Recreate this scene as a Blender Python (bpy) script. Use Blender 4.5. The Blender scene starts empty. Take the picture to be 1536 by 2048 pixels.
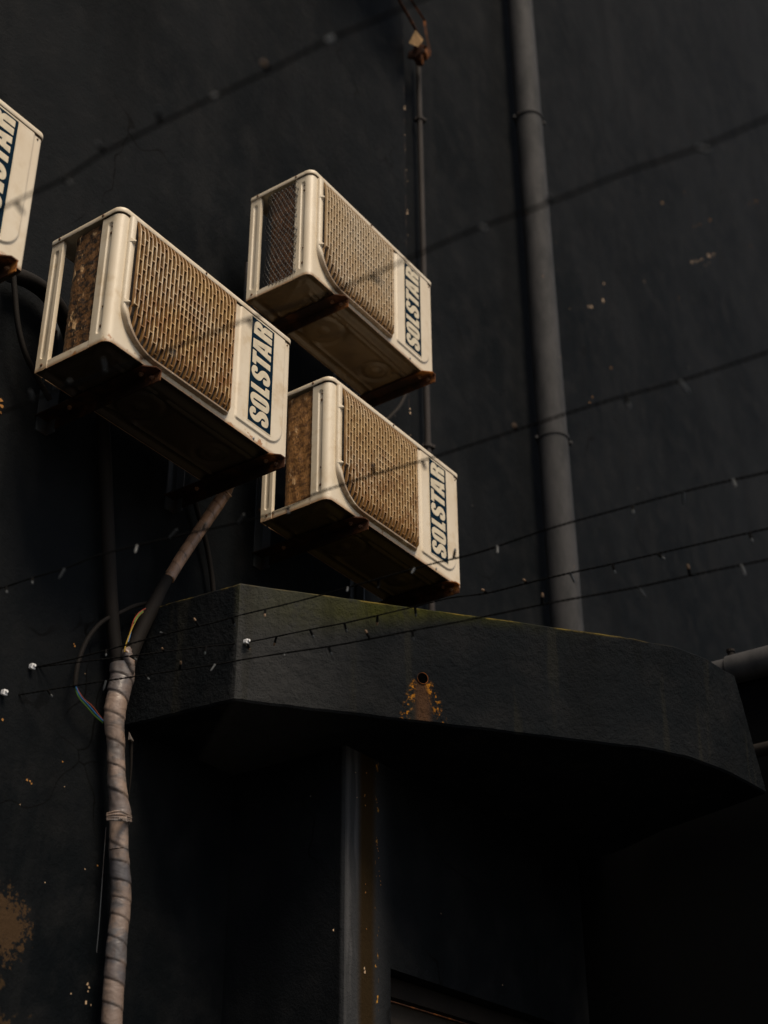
import bpy, bmesh, math, random
from mathutils import Vector, Matrix, noise
from math import sin, cos, pi, radians, sqrt
random.seed(7)
scene = bpy.context.scene
COL = scene.collection

# ------------------------------------------------------------------ camera
YAW, PITCH, ROLL, FPX = radians(55.282), radians(30.314), radians(-0.33), 2904.3
FWD = Vector((sin(YAW)*cos(PITCH), cos(YAW)*cos(PITCH), sin(PITCH)))
RGT0 = Vector((cos(YAW), -sin(YAW), 0)); UP0 = RGT0.cross(FWD)
RGT = cos(ROLL)*RGT0 + sin(ROLL)*UP0
UPV = -sin(ROLL)*RGT0 + cos(ROLL)*UP0
EYE = Vector((0, 0, 1.6))
cd = bpy.data.cameras.new('camera'); cam = bpy.data.objects.new('camera', cd); COL.objects.link(cam)
cam.matrix_world = Matrix(((RGT.x, UPV.x, -FWD.x, EYE.x), (RGT.y, UPV.y, -FWD.y, EYE.y), (RGT.z, UPV.z, -FWD.z, EYE.z), (0, 0, 0, 1)))
cd.sensor_fit = 'VERTICAL'; cd.sensor_height = 36; cd.sensor_width = 27
cd.lens = FPX/2048*36; cd.clip_start = .05; cd.clip_end = 3000
cd.dof.use_dof = True; cd.dof.focus_distance = 4.45; cd.dof.aperture_fstop = 2.2
scene.camera = cam
# ------------------------------------------------------------------ light
SUN_EL, SUN_AZ = radians(56), radians(201)     # azimuth of the sun measured clockwise from +Y
w = bpy.data.worlds.new('World'); scene.world = w; w.use_nodes = True
wt = w.node_tree; bg = wt.nodes['Background']
sky = wt.nodes.new('ShaderNodeTexSky'); sky.sky_type = 'NISHITA'; sky.sun_disc = False
sky.sun_elevation = SUN_EL; sky.sun_rotation = SUN_AZ; sky.dust_density = 3
hs = wt.nodes.new('ShaderNodeHueSaturation'); hs.inputs['Saturation'].default_value = .6
wt.links.new(sky.outputs[0], hs.inputs['Color']); wt.links.new(hs.outputs[0], bg.inputs[0]); bg.inputs[1].default_value = .08
sl = bpy.data.lights.new('sun', 'SUN'); sl.energy = 2.5; sl.angle = radians(22); sl.color = (1, .84, .64)
so = bpy.data.objects.new('sun', sl); COL.objects.link(so)
sd = Vector((sin(SUN_AZ)*cos(SUN_EL), cos(SUN_AZ)*cos(SUN_EL), sin(SUN_EL)))
so.rotation_euler = sd.to_track_quat('Z', 'Y').to_euler()
scene.view_settings.view_transform = 'Standard'; scene.view_settings.look = 'None'
scene.view_settings.exposure = .55; scene.view_settings.gamma = 1
scene.render.engine = 'CYCLES'

# ------------------------------------------------------------------ helpers
def ray(x, y): return FWD + RGT*((x-768)/FPX) - UPV*((y-1024)/FPX)
def at(x, y, Y):                                  # point of the photograph on the vertical plane Y
    d = ray(x, y); return EYE + d*(Y/d.y)
def atz(x, y, z): d = ray(x, y); return EYE + d*((z-EYE.z)/d.z)
def atd(x, y, dep): return EYE + ray(x, y)*dep

def tag(o, label=None, cat=None, group=None, kind=None):
    if label: o['label'] = label
    if cat: o['category'] = cat
    if group: o['group'] = group
    if kind: o['kind'] = kind
    return o
def empty(name, loc=(0, 0, 0), rz=0):
    o = bpy.data.objects.new(name, None); COL.objects.link(o); o.location = loc; o.rotation_euler.z = rz
    o.empty_display_size = .1; return o
def link(name, bm, mats, parent=None, smooth=False, loc=None, angle=35):
    bmesh.ops.remove_doubles(bm, verts=bm.verts, dist=1e-6)
    bmesh.ops.recalc_face_normals(bm, faces=bm.faces)
    me = bpy.data.meshes.new(name); 
    if smooth:
        for f in bm.faces: f.smooth = True
    bm.to_mesh(me); bm.free()
    if not isinstance(mats, (list, tuple)): mats = [mats]
    for m in mats: me.materials.append(m)
    if smooth:
        try: me.set_sharp_from_angle(angle=radians(angle))
        except Exception: pass
    o = bpy.data.objects.new(name, me); COL.objects.link(o)
    if parent: o.parent = parent
    if loc: o.location = loc
    return o
def copy_tree(o, parent=None):
    c = o.copy(); COL.objects.link(c); c.parent = parent
    for ch in [x for x in bpy.data.objects if x.parent == o and x is not c]: copy_tree(ch, c)
    return c
def box(bm, x0, x1, y0, y1, z0, z1, mi=0, bev=0):
    vs = [bm.verts.new((x, y, z)) for z in (z0, z1) for y in (y0, y1) for x in (x0, x1)]
    fs = [bm.faces.new([vs[i] for i in q]) for q in ((0, 2, 3, 1), (4, 5, 7, 6), (0, 1, 5, 4), (2, 6, 7, 3), (0, 4, 6, 2), (1, 3, 7, 5))]
    for f in fs: f.material_index = mi
    if bev:
        es = list({e for f in fs for e in f.edges})
        bmesh.ops.bevel(bm, geom=es, offset=bev, segments=2, profile=.5, affect='EDGES')
    return fs
def catmull(pts, n=8, closed=False):
    P = [Vector(p) for p in pts]; out = []; m = len(P)
    rng = range(m) if closed else range(m-1)
    for i in rng:
        p0 = P[(i-1) % m] if (closed or i > 0) else P[0]; p1 = P[i]; p2 = P[(i+1) % m]
        p3 = P[(i+2) % m] if (closed or i+2 < m) else P[-1]
        for k in range(n):
            t = k/n
            out.append(.5*((2*p1)+(p2-p0)*t+(2*p0-5*p1+4*p2-p3)*t*t+(3*p1-p0-3*p2+p3)*t**3))
    if not closed: out.append(P[-1].copy())
    return out
def tube(bm, pts, r, n=10, rf=None, caps=True, mi=0, upref=None):
    """tube along pts; r number or list; rf(i, theta, s) extra radius"""
    pts = [Vector(p) for p in pts]; rings = []; s = 0
    T = (pts[1]-pts[0]).normalized(); ref = Vector(upref) if upref else (Vector((0, 0, 1)) if abs(T.z) < .9 else Vector((1, 0, 0)))
    N = (ref-T*ref.dot(T)).normalized()
    for i, p in enumerate(pts):
        if i: s += (p-pts[i-1]).length
        T = ((pts[min(i+1, len(pts)-1)])-(pts[max(i-1, 0)])).normalized()
        N = (N-T*N.dot(T)).normalized(); B = T.cross(N)
        R = r[i] if isinstance(r, (list, tuple)) else r
        ring = []
        for k in range(n):
            a = 2*pi*k/n; rr = R+(rf(i, a, s) if rf else 0)
            ring.append(bm.verts.new(p+(N*cos(a)+B*sin(a))*rr))
        rings.append(ring)
    for a, b in zip(rings, rings[1:]):
        for k in range(n):
            f = bm.faces.new((a[k], a[(k+1) % n], b[(k+1) % n], b[k])); f.material_index = mi
    if caps:
        bm.faces.new(rings[0][::-1]).material_index = mi; bm.faces.new(rings[-1]).material_index = mi
    return rings
def grid(bm, P, mi=0, closed=False):
    V = [[bm.verts.new(p) for p in row] for row in P]
    for a, b in zip(V, V[1:]):
        n = len(a)
        for k in range(n if closed else n-1):
            f = bm.faces.new((a[k], a[(k+1) % n], b[(k+1) % n], b[k])); f.material_index = mi
    return V
def sst(a, b, x):
    t = max(0, min(1, (x-a)/(b-a))); return t*t*(3-2*t)
def lerp(a, b, t): return a+(b-a)*t
def frange(a, b, st):
    n = max(1, round(abs(b-a)/st)); return [a+(b-a)*i/n for i in range(n+1)]

# ------------------------------------------------------------------ material graph
class M:
    def __init__(s, name, rough=.5, metal=0, spec=.5):
        s.m = bpy.data.materials.new(name); s.m.use_nodes = True; s.t = s.m.node_tree; s.N = s.t.nodes; s.L = s.t.links
        s.b = s.N['Principled BSDF']; s.b.inputs['Roughness'].default_value = rough; s.b.inputs['Metallic'].default_value = metal
        s.b.inputs['Specular IOR Level'].default_value = spec
        s.co = s.N.new('ShaderNodeTexCoord').outputs['Object']; s.h = None
    def put(s, sock, v):
        if isinstance(v, bpy.types.NodeSocket): s.L.new(v, sock)
        elif v is not None:
            try: sock.default_value = v
            except Exception: sock.default_value = (v[0], v[1], v[2], 1)
    def noise(s, sc, det=4, rough=.55, vec=None, st=None, dist=0):
        n = s.N.new('ShaderNodeTexNoise'); n.inputs['Scale'].default_value = sc; n.inputs['Detail'].default_value = det
        n.inputs['Roughness'].default_value = rough; n.inputs['Distortion'].default_value = dist
        s.L.new(s.stretch(st, vec) if st else (vec or s.co), n.inputs['Vector']); return n.outputs[0]
    def vor(s, sc, vec=None, st=None, feat='F1', out=0):
        n = s.N.new('ShaderNodeTexVoronoi'); n.feature = feat; n.inputs['Scale'].default_value = sc
        s.L.new(s.stretch(st, vec) if st else (vec or s.co), n.inputs['Vector']); return n.outputs[out]
    def stretch(s, st, vec=None):
        n = s.N.new('ShaderNodeMapping'); n.inputs['Scale'].default_value = st; s.L.new(vec or s.co, n.inputs['Vector']); return n.outputs[0]
    def math(s, op, a, b=None, c=None, clamp=False):
        n = s.N.new('ShaderNodeMath'); n.operation = op; n.use_clamp = clamp
        for i, v in enumerate((a, b, c)):
            if v is not None: s.put(n.inputs[i], v)
        return n.outputs[0]
    def dot(s, vec, d, off=(0, 0, 0)):
        a = s.N.new('ShaderNodeVectorMath'); a.operation = 'SUBTRACT'; s.L.new(vec, a.inputs[0]); a.inputs[1].default_value = off
        n = s.N.new('ShaderNodeVectorMath'); n.operation = 'DOT_PRODUCT'; s.L.new(a.outputs[0], n.inputs[0]); n.inputs[1].default_value = d
        return n.outputs['Value']
    def dist(s, p, vec=None):
        n = s.N.new('ShaderNodeVectorMath'); n.operation = 'DISTANCE'; s.L.new(vec or s.co, n.inputs[0]); n.inputs[1].default_value = p
        return n.outputs['Value']
    def ramp(s, v, lo, hi, smooth=True):
        n = s.N.new('ShaderNodeMapRange'); n.interpolation_type = 'SMOOTHSTEP' if smooth else 'LINEAR'
        s.put(n.inputs['Value'], v); s.put(n.inputs['From Min'], lo); s.put(n.inputs['From Max'], hi); return n.outputs[0]
    def mix(s, f, a, b):
        n = s.N.new('ShaderNodeMix'); n.data_type = 'RGBA'; s.put(n.inputs[0], f); s.put(n.inputs[6], a); s.put(n.inputs[7], b); return n.outputs[2]
    def mul(s, *a):
        r = a[0]
        for x in a[1:]: r = s.math('MULTIPLY', r, x)
        return r
    def attr(s):                                    # per-object wear: red channel of the object colour
        n = s.N.new('ShaderNodeObjectInfo'); q = s.N.new('ShaderNodeSeparateColor'); s.L.new(n.outputs['Color'], q.inputs[0]); return q.outputs
    def rnd(s): return s.N.new('ShaderNodeObjectInfo').outputs['Random']
    def xyz(s, vec=None):
        q = s.N.new('ShaderNodeSeparateXYZ'); s.L.new(vec or s.co, q.inputs[0]); return q.outputs
    def world(s): return s.N.new('ShaderNodeNewGeometry').outputs['Position']
    def col(s, c): s.put(s.b.inputs['Base Color'], c); return s
    def rough(s, v): s.put(s.b.inputs['Roughness'], v); return s
    def bump(s, h, dist=.002, st=1):
        n = s.N.new('ShaderNodeBump'); n.inputs['Distance'].default_value = dist; n.inputs['Strength'].default_value = st
        s.L.new(h, n.inputs['Height'])
        if s.h: s.L.new(s.h, n.inputs['Normal'])
        s.h = n.outputs[0]; s.L.new(s.h, s.b.inputs['Normal']); return s
def plain(name, c, rough=.5, metal=0, spec=.5):
    m = M(name, rough, metal, spec); n = m.noise(30, 3)
    m.col(m.mix(m.ramp(n, .3, .8), c, tuple(x*.75 for x in c))); return m.m

SX = 4.38
P0 = at(480, 1165, 2.5)                        # outer left corner of the canopy, top
P1 = atz(1370, 1290, P0.z)
CD = (P1-P0); CD.z = 0; CLEN = CD.length; CD.normalize()

def wall_paint(name, canopy=False, ground=False, base=(.0074, .0085, .0096), b2=(.0020, .0031, .0041)):
    m = M(name, .9, 0, .04); W = m.world()
    big = m.noise(.9, 6, .68, W); mid = m.noise(7, 5, .65, W); fine = m.noise(90, 3, .7, W); strk = m.noise(5, 4, .6, W, st=(1, 1, .12))
    c = m.mix(m.ramp(big, .35, .68), b2, base)
    c = m.mix(m.mul(m.ramp(mid, .42, .72), .55), c, (.0122, .0124, .0128))
    c = m.mix(m.mul(m.ramp(strk, .48, .66), .5), c, (.0036, .0042, .0048)); sk2 = m.noise(3.2, 5, .7, W, st=(1, 1, .22)); c = m.mix(m.mul(m.ramp(sk2, .52, .7), .35), c, (.0135, .0138, .0142))
    c = m.mix(m.mul(m.ramp(fine, .55, .8), .45), c, (.0035, .0035, .0035))
    cv = m.N.new('ShaderNodeVectorMath'); cn = m.N.new('ShaderNodeTexNoise'); cn.inputs['Scale'].default_value = 3; m.L.new(W, cn.inputs['Vector']); cs = m.N.new('ShaderNodeVectorMath'); cs.operation = 'SCALE'; m.L.new(cn.outputs['Color'], cs.inputs[0]); cs.inputs['Scale'].default_value = .5; m.L.new(W, cv.inputs[0]); m.L.new(cs.outputs[0], cv.inputs[1])
    ck = m.mul(m.ramp(m.vor(.9, cv.outputs[0], feat='DISTANCE_TO_EDGE'), .004, .0015), m.ramp(m.noise(1.7, 2, .5, W), .48, .55))
    c = m.mix(m.mul(ck, 0 if canopy else .8), c, (.0015, .0015, .0015))
    # rare flecks where the paint has chipped down to plaster
    v = m.vor(2.6, W); f1 = m.ramp(v, .035, .018); sel = m.ramp(m.noise(2.3, 2, .5, W), .55, .6)
    c = m.mix(m.mul(f1, sel), c, (.34, .20, .10))
    v2 = m.vor(7, W); c = m.mix(m.mul(m.ramp(v2, .03, .015), m.ramp(m.noise(3.1, 2, .5, W), .6, .64)), c, (.30, .26, .22))
    if not canopy and not ground:
        ar = m.math('ABSOLUTE', m.math('SUBTRACT', m.xyz(W)[0], SX-.006))
        c = m.mix(m.mul(m.ramp(m.math('ADD', ar, m.mul(mid, .012)), .020, .006), m.ramp(m.noise(18, 4, .7, W), .45, .65), .7), c, (.045, .032, .026))
        p = at(-45, 2070, 2.89)
        d = m.dist(tuple(p), W); n = m.noise(14, 6, .7, W)
        k = m.math('SUBTRACT', m.math('ADD', m.math('MULTIPLY', n, .30), -.055), m.math('MULTIPLY', d, .85))
        c = m.mix(m.ramp(k, .0, .012), c, m.mix(m.noise(9, 4, .6, W), (.046, .028, .014), (.026, .017, .009)))
        p2 = at(5, 1850, 2.89); d = m.dist(tuple(p2), W); n = m.noise(45, 5, .75, W)
        k = m.math('SUBTRACT', m.math('MULTIPLY', n, .16), m.math('ADD', m.math('MULTIPLY', d, .5), .04))
        c = m.mix(m.ramp(k, .0, .006), c, (.045, .027, .014))
    if canopy:
        s_ = m.dot(W, tuple(CD), tuple(P0)); z_ = m.math('SUBTRACT', m.xyz(W)[2], P0.z)
        n1 = m.noise(9, 5, .7, W); nf = m.noise(120, 3, .6, W); vs = m.noise(26, 3, .6, W, st=(1, 1, .08))
        inf = m.ramp(s_, -.015, .01)
        # green algae hanging from the top edge
        g = m.mul(m.ramp(z_, m.math('SUBTRACT', -.05, m.mul(m.ramp(s_, .75, .0), .17)), .03), m.ramp(m.math('ADD', n1, m.math('MULTIPLY', vs, .35)), .42, .68), inf)
        g = m.mul(g, m.ramp(s_, 1.25, .35)); c = m.mix(m.math('MINIMUM', m.mul(g, 1.5), .8), c, (.030, .031, .0045))
        edge = m.mul(m.ramp(z_, -.011, -.002), m.ramp(n1, .42, .6))
        c = m.mix(m.mul(edge, m.ramp(s_, 1.5, 1.0)), c, (.10, .072, .014))
        # bare cement rubbed at the corner and the lower arris, then painted light
        c = m.mix(m.mul(m.ramp(m.math('ABSOLUTE', m.math('SUBTRACT', s_, .012)), .03, .0), m.ramp(nf, .4, .6), .7), c, (.035, .035, .034))
        c = m.mix(m.mul(inf, m.ramp(m.math('ADD', s_, m.math('MULTIPLY', n1, .4)), .75, .15), .75), c, (.036, .036, .0355))  # light near the corner put into the colour, fading to the right
        # rust under the drain outlet
        q = m.math('SUBTRACT', s_, HOLE_S); dz = m.math('SUBTRACT', HOLE_Z-P0.z, z_)
        dwn = m.mul(m.ramp(dz, .0, .02), m.ramp(z_, ZBR+.003, ZBR+.008)); aq = m.math('ABSOLUTE', q)
        core = m.mul(m.ramp(m.math('ADD', aq, m.mul(nf, .012)), .042, .014), dwn, inf)
        c = m.mix(m.mul(core, .9), c, m.mix(nf, (.018, .010, .006), (.085, .042, .020)))
        lobe = m.math('ABSOLUTE', m.math('SUBTRACT', aq, m.math('ADD', .018, m.math('MULTIPLY', dz, .30))))
        fl = m.mul(m.ramp(lobe, .022, .004), m.ramp(m.noise(75, 4, .7, W), .52, .62), dwn, inf)
        c = m.mix(fl, c, (.30, .12, .010)); c = m.mix(m.mul(m.ramp(vs, .5, .68), m.ramp(z_, -.34, .0), .4), c, (.0025, .0028, .0030)); dr_ = m.noise(15, 4, .6, W, st=(1, 1, .06)); c = m.mix(m.mul(m.ramp(dr_, .58, .66), .35), c, (.020, .019, .014))
    if ground:
        X = m.xyz(W)[0]; Zc = m.xyz(W)[2]; Y = m.xyz(W)[1]
        n1 = m.noise(7, 4, .6, W, st=(1, 1, .15)); x_ = m.math('ADD', m.math('SUBTRACT', X, GX), m.math('MULTIPLY', n1, .03))
        fr = m.ramp(m.math('ABSOLUTE', m.math('SUBTRACT', Y, GY)), .02, .005)
        c = m.mix(m.mul(fr, m.ramp(x_, .28, .10), .9), c, (.034, .035, .037))  # lit strip beside the corner, painted into the wall colour
        st = m.mul(m.ramp(m.math('ABSOLUTE', m.math('SUBTRACT', x_, .125)), .055, .02), fr)
        c = m.mix(st, c, (.022, .014, .006))
        fl = m.mul(m.ramp(m.math('ABSOLUTE', m.math('SUBTRACT', x_, .175)), .012, .003), m.ramp(m.noise(60, 3, .6, W, st=(1, 1, .5)), .6, .66), fr)
        c = m.mix(fl, c, (.40, .20, .03))
        wl = m.mul(m.ramp(m.math('ABSOLUTE', m.math('SUBTRACT', x_, .05)), .04, .015), m.ramp(m.noise(20, 3, .6, W, st=(1, 1, .1)), .45, .6), fr)
        c = m.mix(m.mul(wl, .8), c, (.065, .065, .067))
    m.col(c); m.rough(.8)
    m.bump(m.noise(38 if canopy else 26, 5, .7, W), .012 if canopy else .008, .8 if canopy else .5); m.bump(m.noise(150, 3, .7, W), .003, .7)
    return m.m

ZBR = at(472, 1402, 2.5).z-P0.z
HOLE = at(845, 1357, 2.3)
# put the drain outlet on the oblique face of the canopy
dr = ray(845, 1357); nrm = Vector((CD.y, -CD.x, 0)); tt = (P0-EYE).dot(nrm)/dr.dot(nrm); HOLE = EYE+dr*tt
HOLE_S = (HOLE-P0).dot(CD); HOLE_Z = HOLE.z
GY = 2.45; GX = at(690, 1700, GY).x

def cream(name, grille=False, base=(.61, .53, .405), pan=False, frame=False):
    m = M(name, .42, 0, .45); z0_ = m.xyz()[2]; y0_ = m.xyz()[1]; ov = m.N.new('ShaderNodeVectorMath'); m.L.new(m.co, ov.inputs[0]); m.put(ov.inputs[1], m.math('MULTIPLY', m.rnd(), 9)); m.co = ov.outputs[0]; a = m.attr(); y, z = y0_, z0_
    big = m.noise(4, 4); sp = m.noise(160, 3, .7); n = m.noise(28, 5, .7); W = m.world(); wn = m.noise(11, 5, .7, W)
    c = m.mix(m.ramp(big, .35, .7), base, tuple(v*k for v, k in zip(base, (.93, .9, .86))))
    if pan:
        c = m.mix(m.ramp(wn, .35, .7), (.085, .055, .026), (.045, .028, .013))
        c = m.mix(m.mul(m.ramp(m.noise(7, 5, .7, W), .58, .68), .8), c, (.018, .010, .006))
        c = m.mix(m.mul(m.ramp(a[1], 0, 1, False), .85), c, (.020, .014, .009))  # underside shade put into the colour, by the object's green channel
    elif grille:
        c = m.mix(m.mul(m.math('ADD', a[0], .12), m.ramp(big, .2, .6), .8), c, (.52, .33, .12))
        # grime, rust and painted recess shade on the inner slats and lower edge
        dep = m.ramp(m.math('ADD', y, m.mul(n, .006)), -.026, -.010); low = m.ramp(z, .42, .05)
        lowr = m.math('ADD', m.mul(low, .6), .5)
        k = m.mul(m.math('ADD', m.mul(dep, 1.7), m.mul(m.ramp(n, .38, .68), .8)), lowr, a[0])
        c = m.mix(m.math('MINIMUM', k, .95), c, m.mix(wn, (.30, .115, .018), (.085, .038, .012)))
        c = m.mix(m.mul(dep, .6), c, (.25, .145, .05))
    else:
        st = m.noise(16, 4, .6, None, st=(1, 1, .12))
        c = m.mix(m.mul(m.ramp(st, .52, .75), .35, m.math('ADD', a[0], .25)), c, (.40, .29, .17))
        c = m.mix(m.mul(m.ramp(m.math('ADD', z, m.mul(n, .012)), .022, .006), .8), c, (.24, .12, .045)); c = m.mix(m.mul(m.ramp(wn, .48, .70), .42, m.math('ADD', a[0], .3)), c, (.42, .30, .155))
        edge = m.ramp(z, .07, .0); k = m.mul(m.ramp(m.math('ADD', n, m.mul(edge, .20)), .73, .82), m.math('ADD', m.mul(edge, 1.0), .12), m.math('ADD', a[0], .05))
        c = m.mix(m.math('MINIMUM', k, .9), c, (.28, .12, .035))
        c = m.mix(m.ramp(sp, .73, .78), c, (.12, .07, .035))
        if frame: c = m.mix(m.mul(m.ramp(z, .16, .04), m.ramp(n, .25, .5), .85), c, (.17, .10, .05))  # rust tint plus underside shade, painted low on the rim
        tp = m.mul(m.ramp(z, .4715, .4695), m.ramp(z, .455, .468), m.ramp(n, .4, .6), .6)
        c = m.mix(tp, c, (.30, .17, .07))
    m.col(c); m.rough(m.math('ADD', m.math('MULTIPLY', n, .25), .32))
    m.bump(m.noise(300, 2), .0004, .4)
    return m.m
def rust(name, dark=(.035, .016, .010), hot=(.26, .085, .018), tip=False):
    m = M(name, .9, .0, .12); W = m.world(); a = m.noise(14, 6, .72, W); b = m.noise(70, 4, .7, W)
    c = m.mix(m.ramp(a, .46, .68), dark, hot); c = m.mix(m.mul(m.ramp(b, .6, .75), .6), c, (.42, .20, .06)); c = m.mix(m.ramp(m.noise(5, 3, .6, W), .5, .7), c, dark)
    if tip: c = m.mix(m.mul(m.ramp(m.math('ADD', m.xyz()[1], m.mul(a, .10)), -.395, -.33), .93), c, (.007, .004, .003))
    m.col(c); m.bump(b, .002, .7); return m.m
def fins(name, base1, base2, fleck, thr):
    m = M(name, .6, .1, .4); n1 = m.noise(60, 4, .65, None, st=(1, 1, .22)); n2 = m.noise(9, 4, .6); n3 = m.noise(230, 2, .6, None, st=(1, 1, .5))
    lay = m.ramp(m.noise(45, 3, .6, None, st=(1, 1, 1.6)), .40, .62)
    c = m.mix(lay, base1, base2); c = m.mix(m.mul(m.ramp(n3, .5, .7), .6), c, (.012, .008, .005))
    pk = m.mul(m.ramp(n1, thr, thr+.05), m.ramp(n2, .42, .58)); c = m.mix(pk, c, fleck)
    m.col(c); m.bump(n1, .004, 1); m.bump(n3, .002, .8); return m.m

MAT = {}
MAT['wall'] = wall_paint('black_wall_paint'); MAT['canopy'] = wall_paint('black_canopy_render', canopy=True, base=(.0062, .0076, .0090), b2=(.0036, .0048, .0060)); MAT['ground_wall'] = wall_paint('dark_ground_floor_paint', ground=True, base=(.0058, .0068, .0080), b2=(.0036, .0044, .0052))
MAT['cream'] = cream('cream_enamel'); MAT['grille'] = cream('cream_grille_plastic', grille=True, base=(.60, .51, .37)); MAT['pan'] = cream('dirty_shaded_underpan', pan=True)
MAT['frame'] = cream('cream_grille_rim', frame=True)
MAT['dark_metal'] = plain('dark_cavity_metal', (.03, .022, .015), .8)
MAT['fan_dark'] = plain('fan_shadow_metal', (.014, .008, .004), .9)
MAT['rust'] = rust('rusted_steel'); MAT['arm'] = rust('rusted_arm_steel', (.05, .02, .010), (.46, .17, .035), tip=True); MAT['rusty_tan'] = rust('rusted_tan_plate', (.20, .12, .05), (.42, .26, .12))
MAT['galv'] = (lambda m: (m.col(m.mix(m.ramp(m.noise(20, 4, .7, None, st=(1, 1, .2)), .45, .65), (.028, .033, .038), (.022, .013, .009))), m.m)[1])(M('painted_leg_steel', .6, .2))
MAT['coil'] = fins('coil_fins_rusty', (.17, .080, .027), (.022, .013, .008), (.75, .48, .24), .575)
MAT['coil_net'] = fins('coil_fins_brown', (.20, .085, .028), (.07, .028, .010), (.55, .40, .2), .72)
MAT['coil_flat'] = fins('coil_fins_tan', (.33, .16, .05), (.15, .068, .022), (.75, .5, .27), .60)
MAT['net'] = plain('net_wire', (.012, .010, .009), .6)
MAT['blue'] = plain('label_navy', (.0012, .0115, .024), .9, 0, .05); MAT['letter'] = plain('label_cream', (.56, .48, .34), .5)
MAT['screw'] = rust('screw_rusty', (.10, .05, .03), (.22, .12, .06)); MAT['bright_screw'] = plain('screw_steel', (.35, .32, .28), .35, .8)
def pipe_mat(name, c1, c2, rough=.55):
    m = M(name, .78, 0, .15); W = m.world(); n = m.noise(12, 5, .65, W, st=(1, 1, .35)); f = m.noise(90, 4, .7, W)
    c = m.mix(m.ramp(n, .35, .7), c1, c2); c = m.mix(m.mul(m.ramp(f, .62, .72), .7), c, (.01, .01, .01)); c = m.mix(m.mul(m.ramp(m.noise(30, 2, .5, W), .74, .77), .8), c, (.22, .12, .06))
    m.col(c); m.bump(f, .002, .4); return m.m
MAT['pipe'] = pipe_mat('grey_painted_pipe', (.040, .039, .040), (.022, .0225, .0235)); MAT['black_pipe'] = pipe_mat('black_rubber_pipe', (.008, .0065, .0055), (.012, .009, .007), .5)
MAT['cond'] = pipe_mat('thin_conduit_paint', (.034, .029, .027), (.022, .019, .018))
def tape_mat(name, a1, a2, a3):
    m = M(name, .42, 0, .5); W = m.world(); n = m.noise(9, 4, .6, W, st=(1, 1, 2.2)); d = m.noise(38, 5, .7, W, st=(1, 1, .4))
    c = m.mix(m.ramp(n, .42, .58), a1, a2); c = m.mix(m.mul(m.ramp(d, .5, .72), .7), c, a3); an = m.N.new('ShaderNodeAttribute'); an.attribute_name = 'lap'; q = m.N.new('ShaderNodeSeparateColor'); m.L.new(an.outputs['Color'], q.inputs[0])
    c = m.mix(m.mul(m.ramp(q.outputs[1], .50, .62), .65), c, tuple(v*.62 for v in a2[:2])+(a2[2]*.68,))
    c = m.mix(m.mul(q.outputs[0], m.ramp(d, .25, .5), .92), c, (.022, .013, .009))
    m.col(c); m.bump(m.noise(14, 4, .5, W, st=(1, 1, 1.6), dist=1.0), .010, .4); return m.m
MAT['tape'] = tape_mat('grubby_wrapping_tape', (.24, .175, .138), (.14, .12, .11), (.085, .052, .035))
MAT['tape_low'] = tape_mat('grubby_wrapping_tape_low', (.17, .125, .10), (.09, .083, .083), (.06, .038, .027))
MAT['tape_tan'] = tape_mat('tan_pipe_wrap', (.34, .19, .11), (.25, .14, .08), (.07, .04, .025))
for nm, c in dict(wire_blue=(.01, .12, .30), wire_green=(.10, .22, .03), wire_red=(.28, .05, .02), wire_yellow=(.35, .22, .02)).items(): MAT[nm] = plain(nm, c, .4)
MAT['cable'] = plain('string_cable_rubber', (.003, .003, .003), .9, 0, .06); MAT['clip'] = plain('white_clip_plastic', (.72, .72, .72), .4)
lm = M('led_lens_plastic', .5, 0, .12); lm.col((.05, .056, .06)); lm.b.inputs['Transmission Weight'].default_value = .45; MAT['lens'] = lm.m
lm = M('led_lens_amber', .5); lm.col((.16, .095, .05)); MAT['amber'] = lm.m
MAT['flake'] = plain('bare_plaster_chip', (.42, .29, .18), .8); MAT['orange_flake'] = plain('orange_chip', (.34, .15, .03), .8)
am = M('asphalt', .9); am.col(am.mix(am.noise(3, 6, .7), (.045, .045, .045), (.06, .058, .055))); am.bump(am.noise(60, 4), .01, .5); MAT['asphalt'] = am.m

# ------------------------------------------------------------------ ground
bm = bmesh.new(); bmesh.ops.create_grid(bm, x_segments=1, y_segments=1, size=400)
tag(link('ground', bm, MAT['asphalt']), kind='structure')

# ------------------------------------------------------------------ building
bld = empty('building', (4.4, 2.9, 0))
tag(bld, 'black painted rendered building wall with a projecting canopy and doorway below', 'building')
def wchild(name, bm, mats, **k):
    o = link(name, bm, mats, bld, **k); o.matrix_parent_inverse = Matrix.Translation(-Vector(bld.location)); return o
WY, RY, SX = 2.89, 2.98, 4.38
def flake(bm, px, py, Y, r, mi=1):
    p = at(px, py, Y-.0015); r *= (1.25 if px > 1150 else .72); n = random.randint(6, 9); vs = []
    for k in range(n):
        a = 2*pi*k/n; rr = r*random.uniform(.55, 1.15)
        vs.append(bm.verts.new((p.x+cos(a)*rr, p.y, p.z+sin(a)*rr)))
    bm.faces.new(vs).material_index = mi
bm = bmesh.new()
Z = 19
zs = frange(0, Z, .10)
edge = [SX+noise.noise(Vector((0, 3, z*3)))*.006+noise.noise(Vector((5, 3, z*12)))*.003 for z in zs]
grid(bm, [[(-5, WY, z), (e-.02, WY, z), (e, WY+.004, z), (e+.003, 3.2, z)] for z, e in zip(zs, edge)])
box(bm, -5, 4.2, WY+.05, 3.2, 0, Z)
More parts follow.
